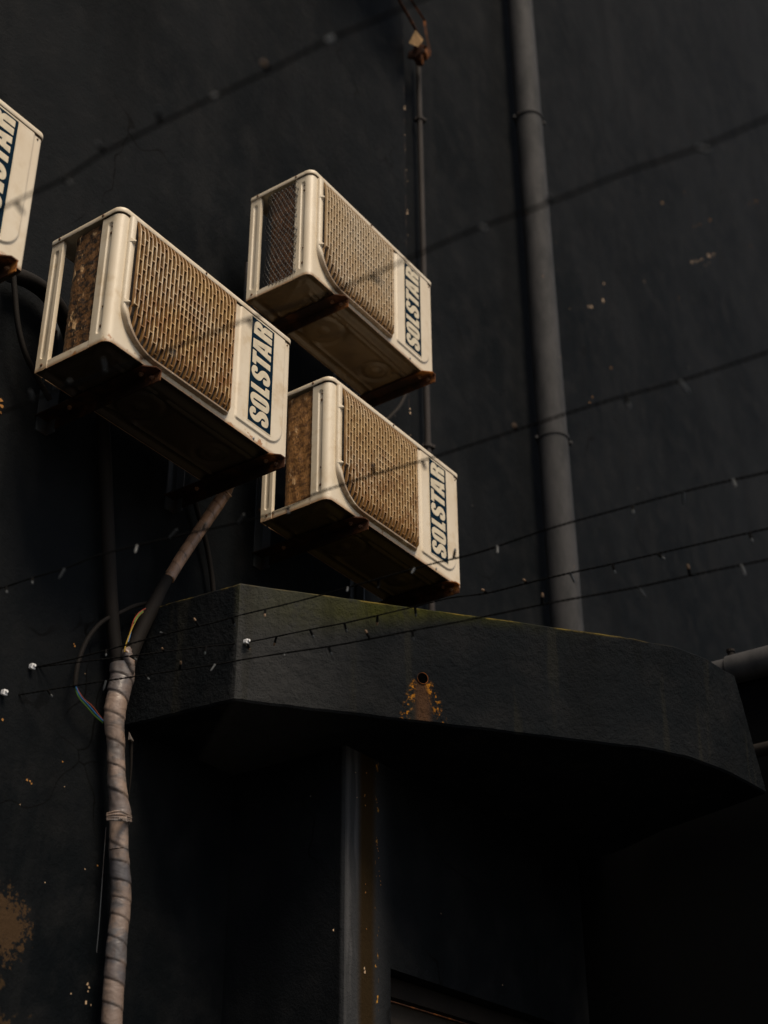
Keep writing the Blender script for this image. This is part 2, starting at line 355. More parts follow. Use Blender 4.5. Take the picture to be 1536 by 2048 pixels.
for px, py, r in ((809, 217, .011), (810, 213, .008), (810, 270, .005), (813, 340, .005), (814.5, 426, .011), (815, 421, .007), (815, 362, .004), (816, 470, .004),
                  (820, 818, .007), (820.5, 826, .009), (821, 870, .004), (811, 300, .004)): flake(bm, px, py, WY+.0, r)
for px, py, r in ((2, 800, .012), (4, 812, .010), (1, 825, .009), (60, 1562, .006), (150, 1292, .006), (148, 1288, .004), (125, 1523, .004), (63, 1567, .004), (54, 1560, .005), (232, 1790, .0), (195, 1731, .005), (5, 1440, .006)):
    if r: flake(bm, px, py, WY, r, 2)
for px, py, r in ((175, 1968, .006), (178, 1975, .005), (176, 1983, .004), (172, 2005, .007), (182, 2010, .004), (142, 1987, .004), (170, 1738, .003), (40, 1609, .003), (129, 1573, .003), (170, 1347, .003), (90, 1765, .003)):
    flake(bm, px, py, WY, r)
wchild('wall', bm, [MAT['wall'], MAT['flake'], MAT['orange_flake']])
bm = bmesh.new(); box(bm, SX-.2, 22, RY, 3.2, 0, Z)
for px, py, r in ((1384, 524, .010), (1393, 522, .011), (1399, 520, .006), (1404, 518.5, .008), (1417, 511, .016), (1421, 513, .009), (1428, 509, .010), (1409, 531, .004), (1418, 526, .005),
                  (1177, 613, .008), (1183, 613, .010), (1206, 601, .012), (1208, 567, .007), (1140, 617, .005), (1289, 563, .005), (1100, 430, .004), (1113, 485, .004)): flake(bm, px, py, RY, r)
for px, py, r in ((1389, 452, .006), (1399, 449, .005), (1420, 440, .008), (1509, 403, .006), (1515, 404, .009), (1500, 407, .006), (1369, 384, .005), (1502, 492, .005), (1357, 596, .005), (1222, 736, .005), (1185, 794, .005), (1180, 806, .005), (1222, 735, .005)):
    flake(bm, px, py, RY, r, 2)
wchild('wall', bm, [MAT['wall'], MAT['flake'], MAT['orange_flake']])
XP = 4.78; _d = ray(1490, 1333); PZ = (EYE+_d*(XP/_d.x)).z; WT = PZ-.02
MAT['wing'] = plain('shade_black_wing', (.0016, .0018, .0020), .9, 0, .05)  # near-black colour paints in the deep shade on the wing
# ground floor block with the doorway
dz1 = at(781, 1937, GY).z; dx0 = at(781, 1937, GY).x; dx1 = dx0+1.0
bm = bmesh.new(); GT = 3.42
box(bm, GX, dx0, GY, 2.94, 0, GT); box(bm, dx0, dx1, GY, 2.94, dz1, GT); box(bm, dx1, 4.79, GY, 2.94, 0, GT)
for px, py, r in ((729, 1937, .006), (730, 1944, .007), (667, 1860, .005), (882, 1827, .004), (711, 1545, .003), (714, 1595, .003), (1005, 1970, .004)): flake(bm, px, py, GY, r)
for px, py in ((733, 1546), (730, 1590), (731, 1611), (729, 1592), (754, 1605), (755, 1616), (753, 1682), (754, 1690), (755, 1697), (756.5, 1702), (757.5, 1716), (758, 1742), (759.5, 1752), (761, 1762), (761.5, 1770), (731, 1768), (731, 1785), (733, 1858)):
    flake(bm, px, py, GY, random.uniform(.0025, .005), 2)
wchild('ground_floor_wall', bm, [MAT['ground_wall'], MAT['flake'], MAT['orange_flake']])
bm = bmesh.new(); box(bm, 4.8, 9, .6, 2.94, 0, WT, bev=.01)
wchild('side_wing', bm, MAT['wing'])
# doorway: dark frame set back, and the door leaf
bm = bmesh.new(); e = .004
for a in ((dx0+e, dx0+.06, 0, dz1-e), (dx1-.06, dx1-e, 0, dz1-e), (dx0+.06, dx1-.06, dz1-.06, dz1-e)): box(bm, a[0], a[1], GY+.05, GY+.13, a[2], a[3])
dfr = wchild('door_frame', bm, MAT['black_pipe'])
bm = bmesh.new(); box(bm, dx0+.062, dx1-.062, GY+.09, GY+.12, .01, dz1-.064)
wchild('door', bm, MAT['dark_metal'])
bm = bmesh.new(); tube(bm, [(dx0+.065, GY+.048, dz1-.075), (dx0+.4, GY+.047, dz1-.074), (dx1-.07, GY+.048, dz1-.076)], .0028, 6)
c = wchild('door_wire', bm, MAT['rust'])
# canopy
ZB = at(472, 1402, 2.5).z
Pm = atz(1412, 1314, P0.z); P2 = atz(1474, 1358, P0.z); B2 = atz(1528, 1580, ZB)
OUT = []
def seg(a, b, st=.03):
    n = max(2, int((b-a).length/st)); return [a+(b-a)*i/n for i in range(n)]
a0 = Vector((P0.x-.035, 2.889, 0)); a1 = Vector((P0.x, P0.y, 0)); a2 = Vector((P1.x, P1.y, 0)); a3 = Vector(((P2.x+B2.x)/2, (P2.y+B2.y)/2, 0)); a4 = Vector((4.78, 2.3, 0)); a5 = Vector((4.78, 2.889, 0))
for a, b in ((a0, a1), (a1, a2), (a2, a3), (a3, a4), (a4, a5)): OUT += seg(a, b, .025)
OUT += [a5]
bm = bmesh.new(); rows = []
zr = [ZB]+frange(ZB+.006, P0.z-.006, .025)+[P0.z]
for j, z in enumerate(zr):
    row = []
    for i, p in enumerate(OUT):
        q = Vector((p.x, p.y, z)); t = (z-ZB)/(P0.z-ZB)
        d = (p-a3).length
        if d < .5: q += Vector((-.075*(t-.5)*2*(1-d/.5), 0, 0))
        d2 = (p-a2).length
        if d2 < .18: q += Vector((-.0, .03*(1-d2/.18), 0))
        n_ = noise.noise_vector(q*6)*.0022+noise.noise_vector(q*30)*.0016
        ins = .006 if j in (0, len(zr)-1) else 0
        dirn = Vector((2*(q.x-4.1), 2*(q.y-3.2), 0)).normalized()
        q -= dirn*ins; q += n_
        row.append(q)
    rows.append(row)
V = grid(bm, rows)
bm.faces.new(V[-1]); bm.faces.new(V[0][::-1])
can = wchild('canopy', bm, MAT['canopy'], smooth=True, angle=40)
can['label'] = 'thick black concrete canopy slab with green algae and a rusty drain hole'
bm = bmesh.new(); n3 = Vector((CD.y, -CD.x, 0))
if n3.y > 0: n3 = -n3
rg = []
for off, r in ((-.01, .0172), (.003, .0172), (.003, .0160), (-.01, .0150)):
    rg.append([HOLE+n3*off+CD*(cos(a)*r)+Vector((0, 0, sin(a)*r*1.08)) for a in [2*pi*k/20 for k in range(20)]])
V = grid(bm, rg, closed=True)
o = link('drain_outlet', bm, MAT['rust'], can)
bm = bmesh.new(); bm.faces.new([bm.verts.new(HOLE+n3*.0022+CD*(cos(a)*.0158)+Vector((0, 0, sin(a)*.017))) for a in [2*pi*k/20 for k in range(20)]])
link('drain_bore', bm, plain('bore_black', (.001, .001, .001), 1, 0, 0), can)

# ------------------------------------------------------------------ air conditioner (local: x along wall, y into wall, z up; origin = front-left-bottom corner)
W_, D_, H_ = .80, .283, .487
CAPZ = .4695
def slot(y, z, yc, hw, z0, z1):                       # depth 0..1 inside a rounded slot
    if z < z0+hw: d = sqrt((y-yc)**2+(z-z0-hw)**2)
    elif z > z1-hw: d = sqrt((y-yc)**2+(z-z1+hw)**2)
    else: d = abs(y-yc)
    return 1-sst(hw-.004, hw+.0005, d)
def rrect_d(x, z, x0, x1, z0, z1, rl, rr):             # inside distance, lower corners rounded
    if x > x1-rr and z < z0+rr: return rr-sqrt((x-x1+rr)**2+(z-z0-rr)**2)
    if x < x0+rl and z < z0+rl: return rl-sqrt((x-x0-rl)**2+(z-z0-rl)**2)
    return min(x-x0, x1-x, z-z0)
def build_unit():
    root = empty('air_conditioner')
    # cabinet wrap
    cols = [(0, y, -1, 0) for y in frange(.072, .026, .0015)]
    r = .026
    for k in range(1, 9): a = pi/2*k/9; cols.append((r-r*cos(a), r-r*sin(a), -cos(a), -sin(a)))
    cols += [(x, 0, 0, -1) for x in frange(r, .524, .035)]+[(x, 0, 0, -1) for x in frange(.527, .79, .0028)]
    r = .010
    for k in range(1, 5): a = pi/2*k/5; cols.append((W_-r+r*sin(a), r-r*cos(a), sin(a), -cos(a)))
    cols += [(W_, .010, 1, 0), (W_, .1, 1, 0), (W_, .2, 1, 0), (W_, D_, 1, 0), (W_-.04, D_, 0, 1)]
    zs = frange(0, .03, .01)[:-1]+frange(.03, .055, .0018)[:-1]+frange(.055, .10, .003)[:-1]+frange(.10, .40, .02)[:-1]+frange(.40, CAPZ-.0060, .0025)
    P = []
    for z in zs:
        row = []
        for x, y, nx, ny in cols:
            d = 0
            if nx == -1: d = -.0045*slot(y, z, .0385, .0095, .035, .440)
            if ny == -1 and x > .5:
                q = rrect_d(x, z, .541, .772, .036, .6, .012, .075); d = .0048*sst(0, .007, q)
            row.append((x+nx*d, y+ny*d, z))
        P.append(row)
    bm = bmesh.new(); grid(bm, P)
    # turned in edge of the side post
    grid(bm, [[(0, .072, 0), (.012, .0722, 0)], [(0, .072, CAPZ), (.012, .0722, CAPZ)]])
    link('cabinet', bm, MAT['cream'], root, smooth=True, angle=50)
    bm = bmesh.new(); P = []
    for z in (.460, .474): P.append([(x*1, y, z) for x, y in ([(.0045, .07), (.0045, .028), (.008, .016), (.016, .008), (.028, .0045), (.79, .0045), (W_-.0045, .012), (W_-.0045, D_-.01)])])
    grid(bm, P); link('top_seam', bm, MAT['dark_metal'], root)
    # top cover
    def outline(off, rf=.030, rb=.008):
        pts = []
        x0, x1, y0, y1 = -.004+off, W_+.004-off, -.005+off, D_+.004-off
        for cx, cy, r, a0 in ((x0+rf, y0+rf, rf, 180), (x1-.016, y0+.016, .016, 270), (x1-rb, y1-rb, rb, 0), (x0+rb, y1-rb, rb, 90)):
            rr = max(r-off, .001); n = 10 if r == rf else 5
            for k in range(n+1):
                a = radians(a0+90*k/n); pts.append((cx+(r)*cos(a), cy+(r)*sin(a)))
        return pts
    bm = bmesh.new(); P = []
    for off, z in ((.012, .478), (.0035, .476), (.0035, CAPZ+.0005), (.0008, CAPZ-.0008), (0, CAPZ+.001), (0, .4825), (.0012, .4858), (.004, .4870), (.014, .4875)):
        P.append([(x, y, z) for x, y in outline(off)])
    V = grid(bm, P, closed=True); bm.faces.new(V[-1]); bm.faces.new(V[0][::-1])
    link('top_cover', bm, MAT['cream'], root, smooth=True, angle=40)
    # base pan with pressed relief
    bm = bmesh.new(); nx, ny = 96, 36; P = []
    def rel(x, y):
        h = 0
        d = min(x, W_-x, y, D_-y); h += .010*sst(.012, .020, d)-.006*sst(.035, .045, d)
        for cx, cy, r0 in ((.62, .15, .060), (.30, .16, .085)):
            q = sqrt((x-cx)**2+(y-cy)**2); h += .005*(sst(r0+.008, r0, q)-sst(r0-.010, r0-.018, q)); h -= .004*sst(.022, .014, q)
        if .10 < x < .72:
            h -= .005*(1-sst(.004, .009, abs(y-.075)))+.004*(1-sst(.003, .007, abs(y-.055)))
            h -= .004*(1-sst(.004, .009, abs(y-.235)))
        q = abs((x-.09)-(y-.12)*.6); 
        if x < .17: h -= .004*(1-sst(.003, .006, abs(q-.03)))*sst(.05, .06, y)
        return h
    for i in range(nx+1):
        row = []
        for j in range(ny+1):
            x, y = .003+(W_-.006)*i/nx, .003+(D_-.006)*j/ny
            # round the front-left corner
            if x < .026 and y < .026:
                v = Vector((x-.026, y-.026)); 
                if v.length > .024: v = v.normalized()*.024; x, y = .026+v.x, .026+v.y
            row.append((x, y, .0006+rel(x, y)))
        P.append(row)
    grid(bm, P)
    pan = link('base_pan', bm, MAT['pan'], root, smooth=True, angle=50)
    bm = bmesh.new()
    grid(bm, [[(.0015, y, z) for y in (.074, .12, .18, .238)] for z in (0, .027)]); grid(bm, [[(x, y, .027) for y in (.074, .238)] for x in (.0015, .02)])
    grid(bm, [[(x, D_-.001, z) for x in (.04, .76)] for z in (0, .03)])
    link('base_rail', bm, MAT['cream'], root)
    # rear corner post
    bm = bmesh.new(); P = []
    zs2 = frange(0, .06, .002)[:-1]+frange(.06, .41, .02)[:-1]+frange(.41, CAPZ, .0025)
    for z in zs2:
        row = [(.014, .2365, z), (.002, .2360, z)]
        for y in frange(.237, D_, .0015): row.append((-.0045*-1*slot(y, z, .260, .0095, .042, .440)*1.0, y, z))
        row += [(.03, D_, z)]
        P.append(row)
    grid(bm, P); link('corner_post', bm, MAT['cream'], root, smooth=True, angle=50)
    # heat exchanger: upright finned slab, rear edge rolled over
    bm = bmesh.new(); P = []
    for z in frange(.026, .462, .012):
        row = []
        for k in range(25):
            t = k/24; y = lerp(.05, .205, t); x = .008
            if t > .78: a = (t-.78)/.22*pi/2; x = .008+.034*(1-cos(a)); y = .171+.034*sin(a)
            n_ = noise.noise(Vector((y*40, z*25, 1)))*.0022
            row.append((x+n_+.0015*sin(z*260), y, z))
        row.append((.10, .203, z)); P.append(row)
    grid(bm, P); link('heat_exchanger', bm, MAT['coil'], root, smooth=True, angle=80)
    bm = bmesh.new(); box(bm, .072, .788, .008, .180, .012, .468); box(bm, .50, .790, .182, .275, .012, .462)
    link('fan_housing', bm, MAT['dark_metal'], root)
    # ---------------- grille
    gx0, gx1, gz0, gz1, R = .058, .506, .034, .464, .118
    def zbot(x):
        if x < gx0+R: 
            d = gx0+R-x; return gz0+R-sqrt(max(0, R*R-d*d))*1.0
        return gz0
    def hgt(x, z):
        if x < gx0+R and z < gz0+R: db = R-sqrt((x-gx0-R)**2+(z-gz0-R)**2)
        else: db = z-gz0
        d = min(db/.055, (gz1-z)/.075, (gx1+.004-x)/.035); d = max(0, min(1, d))
        return .004+.022*sqrt(1-(1-d)**2)
    bm = bmesh.new(); nsl = 27; pitch = (gx1-.004-(gx0+.008))/(nsl-1); sx = []
    for i in range(nsl):
        x = gx0+.008+pitch*i; sx.append(x); zb = zbot(x); P = []
        hw = .0021
        for k in range(49):
            t = k/48; t = .5-.5*cos(pi*t); z = lerp(zb, gz1, t); h = hgt(x, z); yf = -h; yb = min(-h+.0105, -.0025)
            # slats lean back with the slope of the dome so that their ends curl over
            P.append([(x-hw, yf+.0006, z), (x-hw*.5, yf, z), (x+hw*.5, yf, z), (x+hw, yf+.0006, z), (x+hw, yb, z), (x-hw, yb, z)])
        grid(bm, P, closed=True)
    for i in range(nsl-1):
        z = gz0+.012+(.0275 if i % 2 else 0); xa, xb = sx[i]+.0021, sx[i+1]-.0021
        while z < gz1-.006:
            zz = [z]
            if sqrt((xa-.30)**2+(z-.25)**2) < .065: zz.append(z+.0275)
            for q in zz:
                if q > zbot(xa)+.006:
                    h = hgt((xa+xb)/2, q)
                    if h > .010: box(bm, xa, xb, -h+.0012, -h+.0095, q-.0014, q+.0014)
            z += .055
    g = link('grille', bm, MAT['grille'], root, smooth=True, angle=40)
    # frame lip around the grille
    path = [(gx0-.010, gz1+.002)]+[(gx0-.010, z) for z in (.40, .30, .22, .17, gz0+R)]
    for k in range(1, 13): a = pi/2*k/12; path.append((gx0+R-(R+.010)*cos(a), gz0+R-(R+.010)*sin(a)))
    path += [(x, gz0-.010) for x in (.22, .30, .38, .45, .492)]+[(gx1-.002, gz0-.006), (gx1+.003, gz0+.006), (gx1+.004, .06)]
    bm = bmesh.new(); P = []
    for i, (x, z) in enumerate(path):
        a = Vector(path[max(i-1, 0)]); b = Vector(path[min(i+1, len(path)-1)]); t = (b-a).normalized(); n = Vector((-t.y, t.x))
        if i < 6: wd = .012
        else: wd = max(.005, .012-.0010*(i-6))
        if i > len(path)-5: wd = .0035
        hh = .0135 if i < 7 else .0165
        if i > len(path)-4: hh = .006
        sec = [(-wd, 0), (-wd, hh*.55), (-wd*.6, hh*.93), (0, hh), (wd*.6, hh*.93), (wd, hh*.6), (wd, 0)]
        P.append([(x+n.x*u, -h, z+n.y*u) for u, h in sec])
    V = grid(bm, P); bm.faces.new(V[0][::-1]); bm.faces.new(V[-1])
    fr = link('grille_frame', bm, MAT['frame'], g, smooth=True, angle=45)
    for z in (.372, .150):
        bm = bmesh.new(); vs = [bm.verts.new(p) for p in ((gx0-.020, -.010, z+.014), (gx0+.0, -.010, z+.014), (gx0-.010, -.024, z+.003), (gx0-.021, -.010, z-.001), (gx0+.001, -.010, z-.001), (gx0-.010, -.026, z-.001), (gx0-.010, -.012, z-.008))]
        for q in ((0, 1, 2), (0, 2, 5, 3), (1, 4, 5, 2), (3, 5, 6), (5, 4, 6), (0, 3, 4, 1), (3, 6, 4)): bm.faces.new([vs[i] for i in q])
        link('clip', bm, MAT['cream'], g)
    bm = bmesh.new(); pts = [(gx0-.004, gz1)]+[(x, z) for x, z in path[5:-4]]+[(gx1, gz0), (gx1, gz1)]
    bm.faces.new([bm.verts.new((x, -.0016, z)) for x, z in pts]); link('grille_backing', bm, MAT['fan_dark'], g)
    # ---------------- badge (traced from the lettering: crop coordinates mapped to the sticker plane)
    C4 = [(190, 100), (555, 378), (475, 1980), (85, 1712)]; L4 = [(.597, .457), (.708, .457), (.708, .061), (.597, .061)]
    hm = homog(C4, L4)
    bp = empty_mesh = None
    bm = bmesh.new(); y = -.0055; box(bm, .5935, .7115, y, y+.0008, .0565, .4615); bd = link('badge', bm, MAT['letter'], root)
    bm = bmesh.new(); box(bm, .597, .708, y-.0006, y+.0002, .061, .457); link('badge_panel', bm, MAT['blue'], bd)
    S = [(262, 900), (262, 980), (225, 957), (210, 962), (213, 980), (240, 1005), (262, 1010), (285, 990), (315, 962), (350, 957), (395, 978), (435, 1020), (465, 1080), (475, 1145), (468, 1195), (445, 1220), (410, 1210), (355, 1172), (357, 1088), (405, 1123), (420, 1122), (415, 1100), (395, 1078), (368, 1063), (350, 1078), (325, 1108), (295, 1118), (255, 1100), (210, 1062), (175, 1010), (157, 940), (165, 890), (190, 862), (215, 865)]
    S2 = [ap(hm, p) for p in S]; S1 = [(x+.0005, z-.1560) for x, z in S2]
    f = lambda L: [ap(hm, p) for p in L]
    O = f([(180, 1283), (150, 1295), (135, 1340), (140, 1400), (165, 1465), (210, 1510), (400, 1638), (430, 1640), (450, 1610), (457, 1560), (450, 1500), (425, 1450), (390, 1418), (215, 1295)])
    Oh = f([(188, 1378), (205, 1385), (390, 1510), (405, 1530), (403, 1545), (385, 1538), (200, 1415), (185, 1395)])
    Lt = f([(152, 1117), (390, 1285), (398, 1235), (462, 1280), (455, 1420), (148, 1200)])
    T = f([(188, 612), (246, 655), (244, 712), (480, 888), (477, 978), (240, 803), (236, 858), (172, 808)])
    A = f([(200, 438), (500, 608), (497, 703), (440, 668), (435, 705), (490, 745), (487, 835), (187, 570)]); Ah = f([(262, 550), (388, 628), (385, 660)])
    Rr = f([(205, 358), (210, 270), (220, 225), (235, 198), (258, 187), (290, 198), (325, 232), (348, 265), (358, 302), (366, 296), (378, 289), (402, 293), (518, 378), (514, 466), (388, 373), (380, 372), (377, 380), (382, 394), (510, 490), (505, 580)])
    Rh = f([(264, 304), (264, 290), (278, 285), (305, 303), (325, 328), (332, 352), (322, 350)])
    def chai(L):
        o = []
        for i in range(len(L)):
            a, b = L[i], L[(i+1) % len(L)]; o += [(a[0]*.75+b[0]*.25, a[1]*.75+b[1]*.25), (a[0]*.25+b[0]*.75, a[1]*.25+b[1]*.75)]
        return o
    cu = bpy.data.curves.new('lettering', 'CURVE'); cu.dimensions = '2D'; cu.fill_mode = 'BOTH'; cu.extrude = .0003
    for L in (chai(S1), chai(S2), chai(chai(O)), chai(Oh), Lt, T, A, Ah, Rr, Rh):
        sp = cu.splines.new('POLY'); sp.points.add(len(L)-1); sp.use_cyclic_u = True
        for q, (x, z) in zip(sp.points, L): q.co = (x, z, 0, 1)
    tmp = bpy.data.objects.new('tmp', cu); COL.objects.link(tmp); bpy.context.view_layer.update()
    me = bpy.data.meshes.new_from_object(tmp.evaluated_get(bpy.context.evaluated_depsgraph_get()))
    bpy.data.objects.remove(tmp); me.name = 'lettering'
    me.transform(Matrix(((1, 0, 0, 0), (0, 0, 1, y-.0010), (0, 1, 0, 0), (0, 0, 0, 1)))); me.materials.clear(); me.materials.append(MAT['letter'])
    lo = bpy.data.objects.new('lettering', me); COL.objects.link(lo); lo.parent = bd
    # ---------------- screws
    def screw(p, n, r=.0048, m='screw'):
        bm = bmesh.new(); n = Vector(n); p = Vector(p); tube(bm, [p, p+n*.0018, p+n*.0034], [r, r*.95, r*.45], 10)
        link('screw', bm, MAT[m], root, smooth=True)
    for y_, z_ in ((.070, .4775), (.250, .4775)): screw((-.004, y_, z_), (-1, 0, 0))
    for z_, r in ((.425, .003), (.400, .0052), (.130, .003), (.062, .0052)): screw((.0042, .0345, z_), (-1, 0, 0), r)
    screw((0, .258, .018), (-1, 0, 0), .005)
    screw((.635, 0, .012), (0, -1, 0), .005, 'bright_screw'); screw((.37, -.005, .478), (0, -1, 0), .004); screw((.782, -.0, .455), (0, -1, 0), .003)
    screw((.517, 0, .06), (0, -1, 0), .0018); screw((.519, 0, .26), (0, -1, 0), .0018)
    return root
def homog(src, dst):
    A = []; b = []
    for (x, y), (u, v) in zip(src, dst):
        A.append([x, y, 1, 0, 0, 0, -u*x, -u*y]); b.append(u); A.append([0, 0, 0, x, y, 1, -v*x, -v*y]); b.append(v)
    n = 8
    for i in range(n):
        p = max(range(i, n), key=lambda r: abs(A[r][i])); A[i], A[p] = A[p], A[i]; b[i], b[p] = b[p], b[i]
        for r in range(i+1, n):
            f = A[r][i]/A[i][i]
            for c in range(i, n): A[r][c] -= f*A[i][c]
            b[r] -= f*b[i]
    x = [0]*n
    for i in range(n-1, -1, -1): x[i] = (b[i]-sum(A[i][c]*x[c] for c in range(i+1, n)))/A[i][i]
    return x+[1]
def ap(h, p):
    x, y = p; w_ = h[6]*x+h[7]*y+1; return ((h[0]*x+h[1]*y+h[2])/w_, (h[3]*x+h[4]*y+h[5])/w_)

UNITS = [   # x, y, z(relative to eye), yaw, rust, painted pan shade, label
    ((2.2049, 2.4537, 4.0351), .0010, 1.0, 1.0, 'weathered cream air conditioner with the most rust-stained grille, left of the middle'),
    ((3.0967, 2.4572, 4.8767), .0070, .34, .0, 'highest whole cream air conditioner, with black netting over its side fins'),
    ((3.2200, 2.4525, 4.0210), -.0080, .80, .8, 'lowest cream air conditioner, just above the black canopy slab'),
    ((3.42, 2.4550, 7.88), .0, .45, .9, 'added unseen air conditioner above the top edge of the view, for its shadow'),  # unseen unit, added so that its soft shadow falls on the wall
    ((1.0920, 2.4550, 4.0600), .0, .45, .9, 'cream air conditioner cut off by the left edge, only its lettered end showing')]
proto = build_unit(); units = []
for i, (loc, rz, ru, pan_shade, lab) in enumerate(UNITS):
    u = proto if i == 0 else copy_tree(proto)
    u.location = loc; u.rotation_euler.z = rz; tag(u, lab, 'air conditioner', 'outdoor air conditioning units on the wall')
    st = [u]
    while st:
        q = st.pop(); q.color = (ru, pan_shade, random.random(), 1); st += [x for x in bpy.data.objects if x.parent == q]
    units.append(u)
def child(u, pre): return next(x for x in bpy.data.objects if x.parent == u and x.name.startswith(pre))
def objmat(o, m): o.material_slots[0].link = 'OBJECT'; o.material_slots[0].material = m
objmat(child(units[1], 'heat_exchanger'), MAT['coil_net']); objmat(child(units[2], 'heat_exchanger'), MAT['coil_flat'])
child(units[0], 'heat_exchanger')['label'] = 'crumbling dark brown cooling fins with gold flecks'
# netting over the fins of the upper unit
bm = bmesh.new(); cell = .0215; nr = 27; nc = 11
def npt(a, b):
    y = .062+a; z = .030+b; t = y/.215
    x = .001-.003*sin(pi*min(1, t))+.0025*sin(b*34+a*9)
    if y > .180: x += .03*((y-.180)/.05)**2
    return Vector((x, y+.003*sin(b*28), z-.010*sin(a*20)))
for r in range(nr):
    for c in range(nc):
        b = r*.0160; a = c*cell*.78+(cell*.39 if r % 2 else 0)
        if a > .158: continue
        p = npt(a, b); q1 = npt(max(0, a-cell*.39), b+.0160); q2 = npt(min(.162, a+cell*.39), b+.0160)
        tube(bm, [p, p+(q1-p)*.5+Vector((0, -.0012, 0)), q1], .0013, 4, caps=False); tube(bm, [p, p+(q2-p)*.5+Vector((0, .0012, 0)), q2], .0013, 4, caps=False)
        tube(bm, [p-Vector((0, 0, .0016)), p+Vector((0, 0, .0016))], .0016, 5)
link('netting', bm, MAT['net'], units[1])

# ------------------------------------------------------------------ steel wall brackets
def build_bracket():
    root = empty('wall_bracket')                    # origin: on the arm's outer top edge at the wall
    L = .462; t = .004
    bm = bmesh.new()                                 # L section arm with a clipped front end
    v = [bm.verts.new(p) for p in ((-.052, -L+.028, 0), (-.024, -L, 0), (0, -L, 0), (0, 0, 0), (-.052, 0, 0))]
    bm.faces.new(v); r = bmesh.ops.extrude_face_region(bm, geom=bm.faces[:]); bmesh.ops.translate(bm, vec=(0, 0, -t), verts=[g for g in r['geom'] if isinstance(g, bmesh.types.BMVert)])
    v = [bm.verts.new(p) for p in ((-.001, -L, -t), (-.001, -L+.002, -.036), (-.001, -.002, -.040), (-.001, -.002, -t))]
    f = bm.faces.new(v); r = bmesh.ops.extrude_face_region(bm, geom=[f]); bmesh.ops.translate(bm, vec=(-t, 0, 0), verts=[g for g in r['geom'] if isinstance(g, bmesh.types.BMVert)])
    link('arm', bm, MAT['arm'], root)
    bm = bmesh.new(); box(bm, -.045, -.0055, -.006, -.001, -.05, .36); box(bm, -.0055, -.0015, -.040, -.001, -.0405-.01, .355)
    link('wall_leg', bm, MAT['galv'], root)
    for p, n in (((-.028, -L+.055, -t), (0, 0, -1)), ((-.0052, -L+.03, -.018), (-1, 0, 0)), ((-.026, -.12, -t), (0, 0, -1)), ((-.025, -.006, .32), (0, -1, 0)), ((-.025, -.006, .18), (0, -1, 0))):
        bm = bmesh.new(); p = Vector(p); n = Vector(n); tube(bm, [p, p+n*.006], .0075, 6); tube(bm, [p+n*.006, p+n*.010], .004, 8)
        link('bolt', bm, MAT['screw'], root)
    return root
bp = build_bracket(); first = True
names = ['the left-middle weathered air conditioner', 'the highest air conditioner', 'the lowest air conditioner', 'the added unseen air conditioner above the view', 'the cut-off air conditioner at the left edge']  # brackets of the unseen unit are added along with it
for i, u in enumerate(units):
    for side, lx in (('left', .197), ('right', .762)):
        if i == 4 and side == 'left': continue
        b = bp if first else copy_tree(bp); first = False
        b.location = (u.location.x+lx, WY, u.location.z-.0015)
        tag(b, 'rusty angle-iron bracket under the %s end of %s' % ('grille' if side == 'left' else 'lettered', names[i]), 'bracket', 'rusty brackets under the air conditioners')

# ------------------------------------------------------------------ pipes
def vpipe(name, px, py, Y, r, z0, z1, mat, label, cat, clamps=(), lug=.03):
    p = at(px, py, Y); root = empty(name, (p.x, Y, z0)); tag(root, label, cat)
    bm = bmesh.new(); zz = frange(0, z1-z0, .25); ring = [Vector((.002*sin(z*1.3), 0, z)) for z in zz]; tube(bm, ring, r, 28)
    link('pipe', bm, mat, root, smooth=True)
    for cz in clamps:
        z = cz-z0; bm = bmesh.new(); tube(bm, [(0, 0, z-.009), (0, 0, z-.0085), (0, 0, z+.0085), (0, 0, z+.009)], [r+.001, r+.007, r+.007, r+.001], 28)
        box(bm, r-.002, r+lug, -.006, .006, z-.009, z+.009, bev=.002); box(bm, -r-lug*.6, -r+.002, -.004, .02, z-.009, z+.009, bev=.002)
        tube(bm, [(r+lug*.6, -.010, z), (r+lug*.6, .010, z)], .007, 8)
        tube(bm, [(r+lug*.6, 0, z), (r+lug*.6, RY-Y, z)], .005, 8)
        bmesh.ops.rotate(bm, verts=bm.verts, cent=(0, 0, 0), matrix=Matrix.Rotation(radians(-38), 3, 'Z')); link('clamp', bm, mat, root, smooth=True)
    return root, p
c1 = at(1055, 213, 2.82).z; c2 = at(1105, 858, 2.82).z
vpipe('drainpipe', 1112, 962, RY-.112, .078, 2.2, 19, MAT['pipe'], 'thick grey painted drainpipe clamped upright to the black wall', 'drainpipe', (c1, c2))
z2 = at(856, 884, 2.915).z; z3 = at(843, 232, 2.915).z
vpipe('conduit', 846, 500, 2.935, .0140, 4.2, at(834, 100, 2.91).z, MAT['cond'], 'thin dark upright conduit to the left of the thick drainpipe', 'conduit', (z2, z3), .02)
